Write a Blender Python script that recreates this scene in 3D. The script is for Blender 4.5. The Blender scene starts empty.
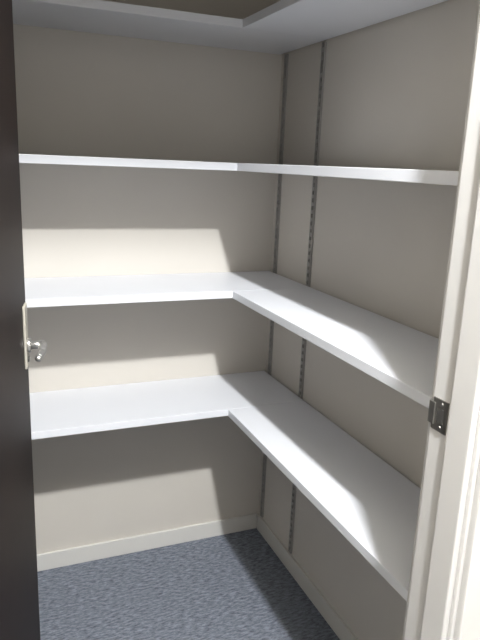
import bpy, bmesh, math
import numpy as np
from mathutils import Matrix, Vector

sc = bpy.context.scene
sc.view_settings.view_transform = 'Standard'

# ---------------- camera calibration from measured points ----------------
def rotm(p):
    a, b, c = p
    th = math.sqrt(a*a+b*b+c*c)+1e-12
    k = np.array([[0, -c, b], [c, 0, -a], [-b, a, 0]])/th
    return np.eye(3)+math.sin(th)*k+(1-math.cos(th))*k@k
def nrm(v): v = np.array(v, float); return v/np.linalg.norm(v)
A = np.array([nrm((1687, 104, -660)), nrm((-279, 179, -660)), nrm((104, 2500, 660))])
U, S, Vt = np.linalg.svd(A); R0 = U @ Vt
TT = 0.026
def proj(R, f, P):
    d = R.T @ (np.array(P)-np.array([0, 0, 1.5]))
    return np.array([240+f*d[0]/-d[2], 320-f*d[1]/-d[2]])
x0 = np.array([0,0,0,6.6,1.004,2.17,.71,1.823,1.812,1.452,1.064,.677,2.135,1.862,.6,.082])
def res(x):
    R = rotm(x[:3]) @ R0; f = x[3]*100
    _,_,_,_,XR,YB,XF,YF,z1,z2,z3,z4,s1,s2,XJ,XD = x
    r = []
    for P, q in [((XR,YB,0),(258,527)),((XR,YB,z1),(285,52)),((XF,YF,z1),(243,27)),((XR,YF,z1),(328,40)),
                 ((XF,YF,z3),(232,292)),((XF,YF,z3-TT),(232,301)),((XF,YF,z4),(228,410)),((XF,YF,z4-TT),(228,419)),
                 ((XR,YF,z4),(303,401)),((XF,YF,z2),(238,162)),((XF,YF,z2-TT),(238,170))]:
        r += list(proj(R, f, P)-np.array(q))
    def line(P, Q, q, w=1.0):
        a, b = proj(R, f, P), proj(R, f, Q); d = (b-a)/np.linalg.norm(b-a); e = np.array(q)-a
        r.append(w*(d[0]*e[1]-d[1]*e[0]))
    for q in [(15,27),(150,40)]: line((.1,YB,z1),(.9,YB,z1),q)
    for q in [(18,155),(130,159)]: line((.1,YF,z2),(.7,YF,z2),q)
    line((.1,YF,z2-TT),(.7,YF,z2-TT),(18,164))
    line((XF,1.,z2-TT),(XF,1.8,z2-TT),(460,187)); line((XF,1.,z2),(XF,1.8,z2),(460,172))
    line((.1,YF,z3),(.7,YF,z3),(25,301)); line((.1,YF,z3-TT),(.7,YF,z3-TT),(25,309))
    line((.1,YF,z4),(.7,YF,z4),(33,432)); line((.1,YF,z4-TT),(.7,YF,z4-TT),(33,440))
    for q in [(40,568),(150,547)]: line((.1,YB,0),(.9,YB,0),q)
    line((XF,1.,z3-TT),(XF,1.8,z3-TT),(430,410)); line((XF,1.,z4-TT),(XF,1.8,z4-TT),(402,600))
    line((XR,1.2,0),(XR,2,0),(340,640)); line((XR,1.2,z3),(XR,2,z3),(440,335)); line((XR,1.2,z4),(XR,2,z4),(420,480))
    for q in [(287,55),(263,520)]: line((XR,s1,.1),(XR,s1,1.8),q)
    for q in [(326,45),(290,550)]: line((XR,s2,.1),(XR,s2,1.8),q)
    for q in [(478,60),(430,400),(405,640)]: line((XJ,.73,.8),(XJ,.73,1.8),q)
    for q in [(12,0),(27,345),(39,590)]: line((XD,1.335,.3),(XD,1.335,1.9),q)
    return np.array(r)
x = x0.copy(); lam = 1e-2
for it in range(60):
    r = res(x); J = np.zeros((len(r), len(x)))
    for i in range(len(x)):
        y = x.copy(); y[i] += 1e-5; J[:, i] = (res(y)-r)/1e-5
    H = J.T@J; dx = np.linalg.solve(H+lam*np.diag(np.diag(H)+1e-6), -J.T@r)
    if np.sum(res(x+dx)**2) < np.sum(r**2): x = x+dx; lam *= 0.4
    else: lam *= 4
R = rotm(x[:3]) @ R0; f = float(x[3]*100)
XR, YB, XF, YF, Z1U, Z2, Z3, Z4, S1, S2, XJ, XD = [float(v) for v in x[4:]]

# ---------------- materials ----------------
def mat(name, col, rough=0.6, metal=0.0, var=0.0, vscale=3.0, bump=0.0, bscale=200.0, spec=0.4):
    m = bpy.data.materials.new(name); m.use_nodes = True
    nt = m.node_tree; b = nt.nodes['Principled BSDF']
    b.inputs['Base Color'].default_value = (*col, 1)
    b.inputs['Roughness'].default_value = rough
    b.inputs['Metallic'].default_value = metal
    b.inputs['Specular IOR Level'].default_value = spec
    tc = nt.nodes.new('ShaderNodeTexCoord')
    if var > 0:
        n = nt.nodes.new('ShaderNodeTexNoise'); n.inputs['Scale'].default_value = vscale
        n.inputs['Detail'].default_value = 4
        nt.links.new(tc.outputs['Object'], n.inputs['Vector'])
        r = nt.nodes.new('ShaderNodeValToRGB')
        r.color_ramp.elements[0].position = 0.3; r.color_ramp.elements[1].position = 0.7
        r.color_ramp.elements[0].color = (*[c*(1-var) for c in col], 1)
        r.color_ramp.elements[1].color = (*[min(1, c*(1+var)) for c in col], 1)
        nt.links.new(n.outputs['Fac'], r.inputs['Fac'])
        nt.links.new(r.outputs['Color'], b.inputs['Base Color'])
    if bump > 0:
        n2 = nt.nodes.new('ShaderNodeTexNoise'); n2.inputs['Scale'].default_value = bscale
        nt.links.new(tc.outputs['Object'], n2.inputs['Vector'])
        bp = nt.nodes.new('ShaderNodeBump'); bp.inputs['Strength'].default_value = bump
        bp.inputs['Distance'].default_value = 0.001
        nt.links.new(n2.outputs['Fac'], bp.inputs['Height'])
        nt.links.new(bp.outputs['Normal'], b.inputs['Normal'])
    return m

M_wall = mat('cream_wall_paint', (0.605, 0.57, 0.515), 0.75, var=0.02, bump=0.25, bscale=350)
M_ceil = mat('ceiling_paint', (0.68, 0.64, 0.56), 0.85, var=0.02)
M_shelf = mat('white_melamine', (0.735, 0.745, 0.775), 0.35, var=0.01, vscale=6)
M_trim = mat('white_trim_gloss', (0.54, 0.53, 0.515), 0.4, var=0.01)
M_base = mat('baseboard_vinyl', (0.66, 0.645, 0.61), 0.45, var=0.015)
M_door = mat('dark_door_finish', (0.010, 0.006, 0.005), 0.5, var=0.25, vscale=9, spec=0.12)
M_steel = mat('brushed_steel', (0.60, 0.59, 0.57), 0.3, 0.9, var=0.05, vscale=30)
M_std = mat('standard_zinc', (0.36, 0.35, 0.33), 0.5, 0.2, var=0.03, vscale=30)
M_slot = mat('slot_dark', (0.04, 0.038, 0.035), 0.8, var=0.1)
M_plate = mat('escutcheon_satin_nickel', (0.55, 0.52, 0.45), 0.4, 0.5, var=0.03)
M_bronze = mat('strike_plate_metal', (0.3, 0.29, 0.27), 0.35, 0.9, var=0.1, vscale=40)

def carpet():
    m = bpy.data.materials.new('grey_blue_carpet'); m.use_nodes = True
    nt = m.node_tree; b = nt.nodes['Principled BSDF']
    b.inputs['Roughness'].default_value = 0.95
    b.inputs['Specular IOR Level'].default_value = 0.1
    tc = nt.nodes.new('ShaderNodeTexCoord')
    mp = nt.nodes.new('ShaderNodeMapping'); mp.inputs['Scale'].default_value = (1.0, 3.2, 1.0)
    mp.inputs['Rotation'].default_value = (0, 0, math.radians(12))
    nt.links.new(tc.outputs['Object'], mp.inputs['Vector'])
    n = nt.nodes.new('ShaderNodeTexNoise'); n.inputs['Scale'].default_value = 40
    n.inputs['Detail'].default_value = 6; n.inputs['Roughness'].default_value = 0.75
    nt.links.new(mp.outputs['Vector'], n.inputs['Vector'])
    r = nt.nodes.new('ShaderNodeValToRGB')
    r.color_ramp.elements[0].position = 0.37; r.color_ramp.elements[0].color = (0.072, 0.082, 0.105, 1)
    r.color_ramp.elements[1].position = 0.63; r.color_ramp.elements[1].color = (0.25, 0.272, 0.315, 1)
    nt.links.new(n.outputs['Fac'], r.inputs['Fac'])
    nt.links.new(r.outputs['Color'], b.inputs['Base Color'])
    bp = nt.nodes.new('ShaderNodeBump'); bp.inputs['Strength'].default_value = 0.4
    bp.inputs['Distance'].default_value = 0.003
    nt.links.new(n.outputs['Fac'], bp.inputs['Height'])
    nt.links.new(bp.outputs['Normal'], b.inputs['Normal'])
    return m
M_carpet = carpet()

# ---------------- mesh helpers ----------------
def add_box(bm, lo, hi, mi=0, bevel=0.0):
    t = bmesh.new()
    bmesh.ops.create_cube(t, size=1.0)
    for v in t.verts:
        v.co = Vector([lo[i] + (v.co[i] + 0.5)*(hi[i]-lo[i]) for i in range(3)])
    if bevel > 0:
        bmesh.ops.bevel(t, geom=t.edges[:], offset=bevel, segments=2, affect='EDGES', profile=0.6)
    for f_ in t.faces: f_.material_index = mi
    me = bpy.data.meshes.new('tmp'); t.to_mesh(me); t.free()
    bm.from_mesh(me); bpy.data.meshes.remove(me)

def add_cyl(bm, p0, p1, r, mi=0, seg=24, r2=None):
    p0, p1 = Vector(p0), Vector(p1); d = p1-p0
    t = bmesh.new()
    bmesh.ops.create_cone(t, cap_ends=True, segments=seg, radius1=r, radius2=r if r2 is None else r2, depth=d.length)
    q = d.to_track_quat('Z', 'Y').to_matrix().to_4x4()
    bmesh.ops.transform(t, matrix=Matrix.Translation((p0+p1)/2) @ q, verts=t.verts)
    for f_ in t.faces:
        f_.material_index = mi; f_.smooth = len(f_.verts) == 4
    me = bpy.data.meshes.new('tmp'); t.to_mesh(me); t.free()
    bm.from_mesh(me); bpy.data.meshes.remove(me)

def add_ball(bm, c, r, mi=0, sc3=(1, 1, 1)):
    t = bmesh.new()
    bmesh.ops.create_uvsphere(t, u_segments=24, v_segments=14, radius=r)
    for v in t.verts: v.co = Vector((v.co.x*sc3[0]+c[0], v.co.y*sc3[1]+c[1], v.co.z*sc3[2]+c[2]))
    for f_ in t.faces: f_.material_index = mi; f_.smooth = True
    me = bpy.data.meshes.new('tmp'); t.to_mesh(me); t.free()
    bm.from_mesh(me); bpy.data.meshes.remove(me)

def obj(name, bm, mats, parent=None):
    me = bpy.data.meshes.new(name); bm.to_mesh(me); bm.free()
    for m in mats: me.materials.append(m)
    o = bpy.data.objects.new(name, me); sc.collection.objects.link(o)
    if parent: o.parent = parent
    return o

def boxobj(name, lo, hi, m, bevel=0.0):
    bm = bmesh.new(); add_box(bm, lo, hi, 0, bevel); return obj(name, bm, [m])

# ---------------- dimensions ----------------
XL = -0.38
YI, YO = 0.73, 0.63
OL, OR_ = -0.025, XJ
HZ = 2.24
CZ = 2.68
T = 0.0235

# ---------------- shell ----------------
boxobj('floor', (-1.6, -1.8, -0.1), (1.7, 2.4, 0), M_carpet)
boxobj('ceiling', (-1.6, -1.8, CZ), (1.7, 2.4, CZ+0.1), M_ceil)
boxobj('wall_back', (XL-0.1, YB, 0), (XR+0.1, YB+0.1, CZ), M_wall)
boxobj('wall_right', (XR, YI, 0), (XR+0.1, YB, CZ), M_wall)
boxobj('wall_left', (XL-0.1, YI, 0), (XL, YB, CZ), M_wall)
bm = bmesh.new()
add_box(bm, (-1.6, YO, 0), (OL-0.02, YI, CZ))
add_box(bm, (OR_+0.02, YO, 0), (1.7, YI, CZ))
add_box(bm, (OL-0.02, YO, HZ+0.02), (OR_+0.02, YI, CZ))
obj('wall_front', bm, [M_wall])
boxobj('wall_hall_right', (1.6, -1.8, 0), (1.7, YO, CZ), M_wall)
boxobj('wall_hall_left', (-1.6, -1.8, 0), (-1.5, YO, CZ), M_wall)

boxobj('baseboard_back', (XL+0.01, YB-0.01, 0), (XR-0.01, YB, 0.068), M_base, 0.002)
boxobj('baseboard_right', (XR-0.01, YI+0.015, 0), (XR, YB-0.01, 0.068), M_base, 0.002)
boxobj('baseboard_left', (XL, YI+0.015, 0), (XL+0.01, YB-0.01, 0.068), M_base, 0.002)

bm = bmesh.new()
add_box(bm, (OR_, YO-0.002, 0), (OR_+0.02, YI+0.002, HZ+0.02), 0, 0.002)
add_box(bm, (OL-0.02, YO-0.002, 0), (OL, YI+0.002, HZ+0.02), 0, 0.002)
add_box(bm, (OL, YO-0.002, HZ), (OR_, YI+0.002, HZ+0.02), 0, 0.002)
add_box(bm, (OR_-0.011, YO+0.004, 0), (OR_, YO+0.052, HZ), 0, 0.003)
add_box(bm, (OL, YO+0.004, 0), (OL+0.011, YO+0.052, HZ), 0, 0.003)
for (a, b_) in ((YO-0.015, YO-0.0005), (YI+0.0005, YI+0.013)):
    add_box(bm, (OR_+0.005, a, 0), (OR_+0.07, b_, HZ+0.07), 0, 0.004)
    add_box(bm, (OL-0.07, a, 0), (OL-0.005, b_, HZ+0.07), 0, 0.004)
    add_box(bm, (OL-0.005, a, HZ+0.005), (OR_+0.005, b_, HZ+0.07), 0, 0.004)
obj('trim_door_frame', bm, [M_trim])

bm = bmesh.new()
zc = 1.135
add_box(bm, (OR_-0.002, 0.694, zc-0.026), (OR_+0.001, 0.728, zc+0.026), 0, 0.0008)
add_box(bm, (OR_-0.004, 0.722, zc-0.018), (OR_-0.001, 0.735, zc+0.018), 0, 0.001)
add_box(bm, (OR_-0.0028, 0.702, zc-0.012), (OR_-0.0018, 0.716, zc+0.012), 1)
add_cyl(bm, (OR_-0.0035, 0.708, zc+0.019), (OR_, 0.708, zc+0.019), 0.003)
add_cyl(bm, (OR_-0.0035, 0.708, zc-0.019), (OR_, 0.708, zc-0.019), 0.003)
obj('strike_plate', bm, [M_bronze, M_slot])

# ---------------- shelves ----------------
for ztop in (Z4, Z3, Z2, Z1U+T):
    bm = bmesh.new()
    add_box(bm, (XL+0.001, YF, ztop-T), (XR-0.0078, YB-0.001, ztop), 0, 0.0015)
    add_box(bm, (XF, YI+0.016, ztop-T), (XR-0.0078, YF-0.0014, ztop), 0, 0.0015)
    obj('corner_shelf', bm, [M_shelf])

def standard(yc, z0, z1):
    bm = bmesh.new(); w = 0.0075; x1 = XR; x0_ = XR-0.007
    add_box(bm, (x1-0.002, yc-w, z0), (x1, yc+w, z1), 1)
    add_box(bm, (x0_, yc-w-0.002, z0), (x1, yc-w+0.002, z1), 0)
    add_box(bm, (x0_, yc+w-0.002, z0), (x1, yc+w+0.002, z1), 0)
    z = z0; st = 0.025
    while z < z1-0.012:
        add_box(bm, (x0_, yc-w, z), (x0_+0.002, yc+w, z+0.012), 0)
        z += st
    obj('slotted_shelf_standard', bm, [M_std, M_slot])
standard(S1, 0.075, Z1U-0.003)
standard(S2, 0.075, Z1U-0.003)

# ---------------- door (opened into closet) ----------------
door = bpy.data.objects.new('door_1', None); sc.collection.objects.link(door)
p0 = Vector((-0.020, 0.738, 0)); p1 = Vector((XD, 1.335, 0))
L = (p1-p0).length; ang = math.atan2(p1.y-p0.y, p1.x-p0.x)
door.location = p0; door.rotation_euler = (0, 0, ang)
bm = bmesh.new()
add_box(bm, (0, 0, 0.012), (L, 0.036, HZ-0.005), 0, 0.002)
obj('leaf', bm, [M_door], door)
bm = bmesh.new()
hz = 1.125; hx = L-0.045
add_box(bm, (hx-0.022, -0.005, hz-0.045), (hx+0.022, 0.0, hz+0.085), 0, 0.002)
add_cyl(bm, (hx, -0.005, hz-0.03), (hx, -0.007, hz-0.03), 0.006, 1)
obj('escutcheon', bm, [M_plate, M_slot], door)
bm = bmesh.new()
add_cyl(bm, (hx, -0.004, hz), (hx, -0.012, hz), 0.015)
add_cyl(bm, (hx, -0.011, hz), (hx, -0.034, hz), 0.008)
add_ball(bm, (hx, -0.034, hz), 0.0095)
add_cyl(bm, (hx, -0.034, hz), (hx-0.05, -0.037, hz-0.001), 0.0085, r2=0.0075)
add_cyl(bm, (hx-0.05, -0.037, hz-0.001), (hx-0.085, -0.033, hz-0.002), 0.0075, r2=0.0065)
add_ball(bm, (hx-0.05, -0.037, hz-0.001), 0.0077)
add_ball(bm, (hx-0.085, -0.033, hz-0.002), 0.0067)
obj('lever_handle', bm, [M_steel], door)
bm = bmesh.new()
add_box(bm, (L-0.0005, 0.006, hz-0.06), (L+0.002, 0.03, hz+0.06), 0, 0.0006)
add_box(bm, (L, 0.011, hz-0.011), (L+0.012, 0.025, hz+0.011), 0, 0.002)
obj('latch', bm, [M_steel], door)
bm = bmesh.new()
for z in (0.25, 1.1, 1.95):
    add_cyl(bm, (-0.004, -0.005, z-0.045), (-0.004, -0.005, z+0.045), 0.0055)
obj('hinges', bm, [M_steel], door)

# ---------------- hall lamp ----------------
LP = Vector((0.37, 0.06, 2.6))
bm = bmesh.new()
add_cyl(bm, (LP.x, LP.y, CZ), (LP.x, LP.y, CZ-0.018), 0.075)
add_cyl(bm, (LP.x, LP.y, CZ-0.018), (LP.x, LP.y, CZ-0.028), 0.055, r2=0.05)
obj('hall_ceiling_lamp', bm, [M_trim])
ld = bpy.data.lights.new('hall_lamp_bulb', 'POINT'); ld.energy = 325; ld.shadow_soft_size = 0.04
ld.color = (0.96, 0.98, 1.0)
lo = bpy.data.objects.new('hall_lamp_bulb', ld); lo.location = LP; sc.collection.objects.link(lo)

w = bpy.data.worlds.new('World'); sc.world = w; w.use_nodes = True
w.node_tree.nodes['Background'].inputs['Color'].default_value = (1.0, 0.96, 0.90, 1)
w.node_tree.nodes['Background'].inputs['Strength'].default_value = 1.15

# ---------------- camera ----------------
cd = bpy.data.cameras.new('camera'); cam = bpy.data.objects.new('camera', cd)
sc.collection.objects.link(cam)
cam.matrix_world = Matrix([[*R[0], 0], [*R[1], 0], [*R[2], 1.5], [0, 0, 0, 1]])
cd.sensor_fit = 'VERTICAL'; cd.sensor_height = 24; cd.lens = 24*f/640
cd.clip_start = 0.01
sc.camera = cam
